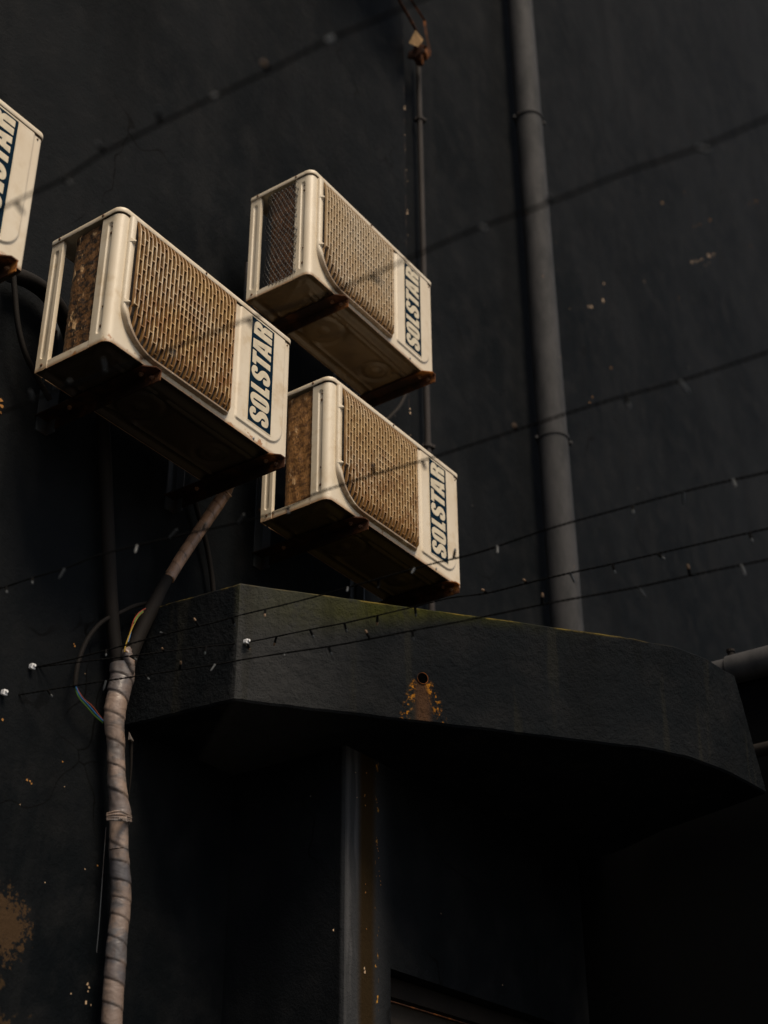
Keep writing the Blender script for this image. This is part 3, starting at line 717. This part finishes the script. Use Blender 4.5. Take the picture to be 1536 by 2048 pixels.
# pipe running out from the wall behind the canopy's right end
X5 = XP; d = ray(1490, 1333); q = EYE+d*(X5/d.x); root = empty('drainpipe', (X5, 2.0, q.z))
tag(root, 'horizontal grey pipe coming out behind the right end of the black canopy', 'drainpipe')
bm = bmesh.new(); tube(bm, [(0, .94, 0), (0, .1, 0), (0, -1.2, 0)], .047, 28); link('pipe', bm, MAT['pipe'], root, smooth=True)
yc = (EYE+ray(1455, 1333)*(X5/ray(1455, 1333).x)).y-2.0
bm = bmesh.new(); tube(bm, [(0, yc, 0), (0, yc-.006, 0), (0, yc-1.0, 0)], [.047, .054, .054], 28); link('collar', bm, MAT['pipe'], root, smooth=True)
bm = bmesh.new(); tube(bm, [(0, yc-.02, .050), (0, yc-.02, .070)], .012, 12); tube(bm, [(0, yc-.02, .070), (0, yc-.02, .080)], .016, 12); link('bolt', bm, MAT['black_pipe'], root)
d = ray(1520, 1500); X6 = 4.7; q = EYE+d*(X6/d.x)
bm = bmesh.new(); tube(bm, [(0, .35, 0), (0, -.7, 0)], .024, 16); o = link('drain_stub', bm, MAT['black_pipe'], None, smooth=True, loc=(X6, q.y, q.z)); tag(o, 'short thin dark pipe sticking out at the lower right end of the canopy', 'pipe')

# black riser and taped pipe bundle at the left
pr = at(222, 1240, 2.845)
bm = bmesh.new(); tube(bm, catmull([at(x, y, Y) for x, y, Y in ((203, 800, 2.85), (209, 900, 2.85), (215, 1050, 2.85), (222, 1200, 2.85), (230, 1290, 2.845), (241, 1350, 2.83))], 8), .0205, 16)
o = link('riser_pipe', bm, MAT['black_pipe'], None, smooth=True); tag(o, 'black upright pipe dropping down the wall into the top of the taped bundle', 'pipe')
def bundle(name, pix, Y, mats, pitch, saw, parent=None, n=36, amp=.0022, dy=None, st=6, taper=None):
    """spirally wrapped pipe; pix = (px, py, half width px)"""
    pts = [at(p[0], p[1], Y[i] if isinstance(Y, list) else Y) for i, p in enumerate(pix)]
    rr = [p[2]*.94*(pt-EYE).dot(FWD)/FPX for p, pt in zip(pix, pts)]
    C = catmull(pts, st); k = [Vector((r, 0, 0)) for r in rr]; RR = [v.x for v in catmull(k, st)]
    # resample finely
    P = []; Q = []; 
    for i in range(len(C)-1):
        m = max(1, int((C[i+1]-C[i]).length/.0022))
        for j in range(m): P.append(C[i].lerp(C[i+1], j/m)); Q.append(lerp(RR[i], RR[i+1], j/m))
    P.append(C[-1]); Q.append(RR[-1])
    att = []
    def rf(i, a, s):
        ph = s/pitch*(1+.0)+.35*sin(s*5.1)+a/(2*pi)*1.0+.22*noise.noise(Vector((s*9, 2, 0))); turn = math.floor(ph); u = ph-turn
        tilt = noise.noise(Vector((turn*3.7, 1, 1)))
        w1 = noise.noise(Vector((cos(a)*2.2, sin(a)*2.2, s*26+turn*5)))*amp*.7
        w2 = noise.noise(Vector((cos(a)*4, sin(a)*4+turn*7, s*70)))*amp*.5
        lip = -.0012*math.exp(-((u-.015)/.03)**2)
        att.append((min(1, math.exp(-((u-1)/.035)**2)+math.exp(-((u)/.045)**2))*(.6+.4*tilt), (math.sin(turn*12.9898)*43758.5) % 1.0))
        return saw*min(u, (1-u)*14)*(.7+.6*tilt)+w1+w2+lip
    bm = bmesh.new(); tube(bm, P, Q, n, rf)
    o = link(name, bm, mats, parent, smooth=True, angle=70)
    if len(att) == len(o.data.vertices):
        ca = o.data.color_attributes.new('lap', 'FLOAT_COLOR', 'POINT')
        ca.data.foreach_set('color', [v for t in att for v in (t[0], t[1], 0, 1)])
    else: print('ATT MISMATCH', name, len(att), len(o.data.vertices))
    return o
BP = [(245, 1330, 26), (243, 1360, 25), (234, 1400, 23), (229, 1430, 22), (230, 1470, 19), (232, 1500, 18), (233, 1545, 18), (236, 1590, 19), (240, 1622, 22), (239, 1636, 22), (238, 1655, 19), (237, 1700, 20), (240, 1745, 21), (242, 1790, 21), (240, 1830, 21), (234, 1880, 21), (231, 1930, 22), (227, 1980, 22), (223, 2048, 22), (219, 2130, 22), (216, 2300, 22)]
tb = empty('taped_pipe_bundle', at(216, 2300, 2.83)); tag(tb, 'upright bundle of pipes bound in grubby beige tape down the left wall', 'taped pipes')
def adopt(o, p): o.parent = p; o.matrix_parent_inverse = Matrix.Translation(-Vector(p.location)); return o
adopt(bundle('tape_wrap', BP[:12], 2.825, MAT['tape'], .072, .0032, amp=.0016), tb)
adopt(bundle('tape_wrap', BP[11:], 2.825, MAT['tape_low'], .056, .0022, amp=.0011), tb)
# loose strip end of tape at the fork
adopt(bundle('tape_tail', [(257, 1298, 6), (254, 1308, 11), (259, 1322, 9), (263, 1338, 7), (262, 1352, 4)], [2.80, 2.795, 2.79, 2.79, 2.80], MAT['tape'], .03, .002, n=14), tb)
bm = bmesh.new()
for k in range(6):
    a = at(250+k*3.0, 1300+k*3.5, 2.785); b = at(262+k*1.2, 1318+k*2.6, 2.788); tube(bm, [a, (a+b)/2+Vector((0, -.004, .002)), b], [.0022, .0028, .001], 5)
adopt(link('tape_fray', bm, MAT['tape_tan']), tb)
# knot of twisted tape half way down
bm = bmesh.new()
for k in range(4):
    a0 = at(214, 1627+k*4, 2.80); b0 = at(262, 1632+k*3.5, 2.80); c0 = at(238, 1622+k*6, 2.772); tube(bm, catmull([a0, c0, b0], 6), .0026+.001*(k % 2), 6)
for k in range(5):
    a0 = at(240+k*3, 1634, 2.77); tube(bm, [a0, at(238+k*4, 1641+random.uniform(-3, 4), 2.762)], [.0035, .0008], 5)
adopt(link('tape_knot', bm, MAT['tape']), tb)
bm = bmesh.new(); tube(bm, catmull([at(258, 1470, 2.84), at(262, 1490, 2.84), at(262, 1540, 2.845), at(258, 1590, 2.85)], 6), [.004+.004*min(1, i/5)-.0004*i for i in range(19)], 8)
adopt(link('strap_end', bm, MAT['black_pipe']), tb)
bm = bmesh.new(); vs = [bm.verts.new(at(x, y, Y)) for x, y, Y in ((258, 1463, 2.83), (256, 1480, 2.83), (262, 1478, 2.82), (268, 1483, 2.83))]
bm.faces.new((vs[0], vs[1], vs[2])); bm.faces.new((vs[0], vs[2], vs[3])); adopt(link('tape_scrap', bm, MAT['tape']), tb)
# wrapped hose rising to the air conditioner
wh = empty('insulated_hose', at(262, 1318, 2.82)); tag(wh, 'slanting hose in worn tan wrap above and black foam below, under the left-middle air conditioner', 'hose')
adopt(bundle('tan_wrap', [(462, 955, 13), (450, 985, 13.5), (425, 1024, 13.5), (392, 1072, 13), (360, 1120, 13), (337, 1158, 12.5)], [2.70, 2.74, 2.77, 2.79, 2.805, 2.81], MAT['tape_tan'], .05, .0012, n=24, amp=.0008), wh)
bm = bmesh.new(); pp = [at(x, y, 2.812) for x, y in ((340, 1150), (322, 1180), (305, 1215), (290, 1245), (276, 1275), (264, 1305), (255, 1335), (250, 1360))]
tube(bm, catmull(pp, 6), [lerp(.0165, .022, min(1, i/14)) for i in range(43)], 18); adopt(link('black_foam', bm, MAT['black_pipe'], smooth=True), wh)
bm = bmesh.new(); tube(bm, catmull([at(446, 980, 2.70), at(455, 986, 2.68), at(462, 993, 2.68)], 5), .0032, 8); adopt(link('copper_end', bm, plain('worn_copper', (.50, .30, .18), .4, .5)), wh)
bm = bmesh.new(); P = [at(x, y, 2.846) for x, y in ((300, 1206), (270, 1212), (240, 1226), (210, 1240), (190, 1258), (172, 1284), (158, 1320), (152, 1350), (150, 1374))]
cab = empty('stripped_cable', P[-1]); tag(cab, 'looped dark cable stripped to blue, red and yellow wires beside the taped bundle', 'cable')
tube(bm, catmull(P, 6), .0068, 10); adopt(link('sheath', bm, MAT['black_pipe'], smooth=True), cab)
def wire(name, pix, Y, r, mat, parent):
    bm = bmesh.new(); tube(bm, catmull([at(x, y, Y) for x, y in pix], 6), r, 7); adopt(link(name, bm, MAT[mat], smooth=True), parent)
wire('wire', [(151, 1372), (160, 1392), (178, 1412), (192, 1428), (206, 1442)], 2.842, .0022, 'wire_blue', cab)
wire('wire', [(149, 1372), (157, 1394), (174, 1414), (188, 1430), (206, 1446)], 2.850, .0018, 'wire_green', cab)
wire('wire', [(152, 1374), (166, 1396), (184, 1412), (198, 1430), (208, 1442)], 2.848, .0018, 'wire_red', cab)
cab2 = empty('loose_wires', at(250, 1300, 2.80)); tag(cab2, 'short run of red, yellow-green and blue wires between the black hose and taped bundle', 'wires')
wire('wire', [(291, 1217), (278, 1226), (268, 1240), (261, 1262), (256, 1280)], 2.79, .0019, 'wire_red', cab2)
wire('wire', [(286, 1224), (276, 1234), (266, 1252), (258, 1272), (251, 1292), (249, 1304)], 2.786, .0021, 'wire_yellow', cab2)
wire('wire', [(286, 1222), (275, 1233), (268, 1245)], 2.783, .0018, 'wire_green', cab2)
wire('wire', [(270, 1240), (264, 1256), (260, 1272), (256, 1284)], 2.795, .0018, 'wire_blue', cab2)
def hose(name, pix, Y, r, mat, label, cat='hose'):
    bm = bmesh.new(); pts = [at(x, y, Y[i] if isinstance(Y, list) else Y) for i, (x, y) in enumerate(pix)]
    tube(bm, catmull(pts, 8), r, 14); o = link(name, bm, MAT[mat], smooth=True); tag(o, label, cat); return o
hose('insulated_hose', [(20, 548), (55, 560), (88, 582), (118, 618), (140, 665), (160, 740), (175, 800)], 2.84, .026, 'black_pipe', 'fat black hose passing behind the left-middle air conditioner from the cut-off one')
hose('cable', [(26, 540), (30, 590), (36, 650), (50, 705), (72, 750), (100, 800)], 2.82, .0085, 'black_pipe', 'thin black cable hanging from under the cut-off air conditioner', 'cable')
hose('cable', [(385, 985), (400, 1040), (413, 1090), (422, 1140), (427, 1185)], 2.86, .0085, 'black_pipe', 'thin dark cable curving down behind the left end of the canopy', 'cable')
hose('cable', [(825, 760), (812, 788), (800, 812), (786, 828), (772, 842), (750, 862)], 2.80, .0085, 'black_pipe', 'black cable dropping from the highest air conditioner behind the lowest one', 'cable')
hose('cable', [(212, 1655), (208, 1710), (203, 1780), (198, 1850), (193, 1905)], 2.86, .0013, 'galv', 'very thin pale wire beside the taped bundle low on the left wall', 'cable')

# ------------------------------------------------------------------ rusty light bracket at the top
rb = empty('lamp_bracket', at(832, 120, 2.85)); tag(rb, 'broken rusty lamp bracket with tan plate at the top of the thin conduit', 'bracket')
bm = bmesh.new(); tube(bm, [at(792, -30, 2.70), at(800, 4, 2.74), at(818, 34, 2.78), at(832, 60, 2.82)], .008, 6); adopt(link('stay', bm, MAT['rust']), rb)
bm = bmesh.new()
A_ = [at(x, y, 2.86) for x, y in ((800, -30), (824, 6), (846, 40), (850, 70), (856, 98))]
for a, b in zip(A_, A_[1:]):
    v = [bm.verts.new(q) for q in (a, b, b+Vector((.013, -.010, 0)), a+Vector((.013, -.010, 0)))]; bm.faces.new(v)
bmesh.ops.solidify(bm, geom=bm.faces[:], thickness=.004); adopt(link('strap', bm, MAT['rust']), rb)
bm = bmesh.new(); v = [bm.verts.new(p) for p in (at(831, 60, 2.80), at(847, 80, 2.84), at(836, 94, 2.80), at(818, 86, 2.76))]
f = bm.faces.new(v); bmesh.ops.solidify(bm, geom=[f], thickness=.012); adopt(link('plate', bm, MAT['rusty_tan']), rb)
bm = bmesh.new()
for x, y, r in ((838, 98, .034), (848, 104, .028), (832, 108, .034), (844, 112, .032), (838, 120, .026)):
    p = at(x, y, 2.87-r*.5); s = bmesh.ops.create_icosphere(bm, subdivisions=2, radius=r, matrix=Matrix.Translation(p))
    for v in s['verts']: v.co += noise.noise_vector(v.co*22)*r*.9
adopt(link('corroded_socket', bm, MAT['rust']), rb)

# ------------------------------------------------------------------ fairy light strings
def inv(px, table):
    for (a, da), (b, db) in zip(table, table[1:]):
        if px <= b: return 1/lerp(1/da, 1/db, (px-a)/(b-a))
    return table[-1][1]
def string(pix, table, bulbs, label, r=.0022):
    C = catmull([Vector((x, y, 0)) for x, y in pix], 10)
    F = []
    for a, b in zip(C, C[1:]):
        m = max(1, int((b-a).length/4))
        F += [a.lerp(b, j/m) for j in range(m)]
    F.append(C[-1])
    P = [atd(p.x, p.y, inv(p.x, table)) for p in F]; root = empty('fairy_lights', P[0]); tag(root, label, 'fairy lights', 'strings of fairy lights')
    bm = bmesh.new(); s = 0
    for k in (0, 1):                                  # two twisted cores
        Q = []; s = 0
        for i, p in enumerate(P):
            if i: s += (p-P[i-1]).length
            a = s/.028*2*pi+k*pi; Q.append(p+(UPV*cos(a)+FWD*sin(a))*r*.55)
        tube(bm, Q, r*.72, 6)
    adopt(link('cable', bm, MAT['cable'], smooth=True), root)
    for (x, y, x1, y1, typ) in bulbs:
        dep = inv(x, table)
        i0 = min(range(len(F)), key=lambda i: (F[i].x-x)**2); a = P[i0]
        b = atd(F[i0].x+(x1-x), F[i0].y+(y1-y), dep*random.uniform(.996, 1.004)); L = max((b-a).length, .010); dn = (b-a).normalized()
        if L < .024: dn = (dn*L+FWD*-.02).normalized(); 
        L = .024
        e1 = a+dn*L*(.75 if typ != 'c' else .25)
        bm = bmesh.new(); tube(bm, [a, e1], .0034, 8); s_ = adopt(link('bulb', bm, MAT['cable'] if typ != 'c' else MAT['lens'], smooth=True), root)
        bm = bmesh.new(); e2 = e1+dn*(.009 if typ != 'c' else .022)
        tube(bm, [e1, e1+(e2-e1)*.7, e2], [.0030, .0030, .0012], 8); l_ = link('lens', bm, MAT['amber'] if typ == 'a' else MAT['lens'], s_, smooth=True)
        l_.matrix_parent_inverse = (Matrix.Translation(Vector(root.location))) @ Matrix.Translation(-Vector(root.location))
    return root
string([(-60, 450), (45, 396), (130, 356), (210, 304), (320, 248), (430, 193), (540, 140), (665, 76), (745, 42), (860, -10)], [(-60, 2.25), (860, 1.85)],
       [(32, 403, 48, 428, 'k'), (127, 357, 146, 370, 'k'), (210, 304, 202, 296, 'k'), (320, 248, 319, 220, 'k'), (540, 140, 526, 132, 'a'), (665, 76, 655, 90, 'c'), (440, 188, 430, 200, 'k')],
       'uppermost string of fairy lights, crossing the wall above all the air conditioners')
string([(-60, 846), (20, 818), (90, 790), (210, 745), (330, 702), (420, 668), (500, 637), (590, 610), (665, 583), (745, 550), (850, 502), (960, 455), (1100, 405), (1250, 345), (1400, 294), (1560, 226), (1660, 190)], [(-60, 2.6), (1660, 1.85)],
       [(210, 745, 212, 728, 'c'), (65, 800, 64, 780, 'c'), (340, 698, 350, 712, 'k'), (495, 640, 505, 655, 'k'), (742, 552, 760, 568, 'k'), (965, 453, 968, 462, 'c'), (1100, 405, 1092, 398, 'k'), (1395, 296, 1399, 306, 'c'), (130, 775, 140, 770, 'k')],
       'string of fairy lights crossing the grilles of the left-middle and highest air conditioners')
string([(-60, 1193), (0, 1177), (65, 1156), (130, 1137), (200, 1110), (300, 1085), (400, 1062), (500, 1040), (570, 1017), (625, 990), (674, 973), (761, 945), (839, 923), (960, 884), (1030, 861), (1200, 806), (1365, 760), (1536, 704), (1640, 668)], [(-60, 3.5), (1640, 2.35)],
       [(12, 1173, 17, 1184, 'k'), (65, 1157, 68, 1172, 'k'), (127, 1138, 122, 1152, 'c'), (275, 1092, 274, 1106, 'c'), (338, 1076, 350, 1064, 'c'), (405, 1060, 412, 1048, 'c'), (478, 1045, 488, 1032, 'c'), (575, 1014, 576, 1028, 'k'), (748, 948, 745, 928, 'k'), (843, 922, 851, 945, 'k'), (1033, 860, 1024, 852, 'a'), (1248, 794, 1252, 814, 'k'), (1362, 761, 1373, 785, 'c')],
       'string of fairy lights crossing the lowest air conditioner and the drainpipe')
string([(60, 1336), (130, 1322), (240, 1293), (340, 1266), (420, 1247), (478, 1231), (566, 1210), (639, 1191), (720, 1168), (855, 1130), (960, 1104), (1100, 1057), (1250, 1015), (1400, 975), (1536, 944), (1640, 918)], [(60, 4.02), (480, 3.95), (1640, 2.8)],
       [(210, 1300, 212, 1314, 'k'), (330, 1268, 318, 1262, 'k'), (398, 1252, 388, 1237, 'a'), (464, 1235, 469, 1253, 'k'), (531, 1219, 531, 1236, 'a'), (697, 1175, 695, 1184, 'c'), (829, 1138, 822, 1148, 'c'), (756, 1158, 755, 1176, 'k'), (905, 1117, 909, 1092, 'k'), (993, 1095, 992, 1112, 'c'), (1264, 1011, 1262, 1024, 'k'), (1365, 985, 1366, 1008, 'c'), (1465, 958, 1467, 976, 'c')],
       'upper of the two strings of fairy lights spreading from the left wall clip')
string([(60, 1336), (160, 1324), (260, 1312), (412, 1293), (488, 1285), (553, 1273), (620, 1259), (689, 1246), (755, 1231), (830, 1213), (900, 1196), (975, 1186), (1055, 1166), (1140, 1146), (1225, 1128), (1320, 1106), (1430, 1081), (1536, 1057), (1640, 1034)], [(60, 4.02), (488, 4.17), (1640, 3.1)],
       [(258, 1312, 270, 1316, 'k'), (330, 1303, 324, 1291, 'a'), (412, 1293, 411, 1309, 'k'), (492, 1285, 500, 1316, 'a'), (555, 1273, 550, 1291, 'a'), (620, 1259, 627, 1275, 'k'), (689, 1246, 693, 1264, 'k'), (755, 1231, 754, 1250, 'a'), (830, 1213, 832, 1235, 'k'), (978, 1185, 966, 1177, 'a'), (1056, 1165, 1046, 1157, 'a'), (1141, 1145, 1150, 1163, 'c'), (1225, 1128, 1230, 1146, 'k'), (1315, 1108, 1324, 1117, 'k'), (1497, 1066, 1499, 1087, 'k')],
       'lower of the two strings from the left wall clip, pinned to the canopy corner')
string([(4, 1394), (60, 1386), (150, 1371), (290, 1350), (430, 1329), (493, 1318), (570, 1306), (657, 1293), (740, 1278), (825, 1261), (900, 1247), (980, 1231), (1100, 1206), (1200, 1188), (1290, 1171), (1400, 1147), (1536, 1119), (1640, 1098)], [(4, 3.93), (500, 3.98), (1640, 2.9)],
       [(32, 1390, 35, 1410, 'k'), (95, 1380, 107, 1391, 'k'), (214, 1361, 212, 1376, 'c'), (290, 1350, 301, 1358, 'k'), (360, 1340, 362, 1322, 'a'), (432, 1329, 425, 1340, 'c'), (572, 1306, 571, 1312, 'k'), (659, 1292, 666, 1311, 'k'), (742, 1277, 732, 1258, 'a'), (825, 1261, 827, 1283, 'k'), (1085, 1209, 1085, 1186, 'a'), (1276, 1173, 1290, 1192, 'c'), (1380, 1151, 1375, 1127, 'a'), (1484, 1129, 1487, 1148, 'c')],
       'lowest string of fairy lights, crossing the taped bundle and the canopy face')
def clip(px, py, Y, label, w_=.012, h=.014):
    p = at(px, py, Y); bm = bmesh.new(); box(bm, -w_/2, w_/2, -.016, 0, -h/2, h/2, bev=.0025); tube(bm, [(0, -.016, 0), (0, -.021, 0)], .004, 8)
    tube(bm, [(-w_*.6, -.011, -h*.42), (0, -.015, -h*.62), (w_*.6, -.011, -h*.42)], .0025, 6)
    o = link('cable_clip', bm, MAT['clip'], None, loc=p); tag(o, label, 'clip', 'white cable clips holding the fairy lights'); return o
clip(60, 1334, 2.889, 'white cable clip on the wall left of the taped bundle'); clip(4, 1386, 2.889, 'white cable clip at the left edge of the view')
clip(488, 1284, 2.484, 'white cable clip on the corner of the black canopy', .010, .012)
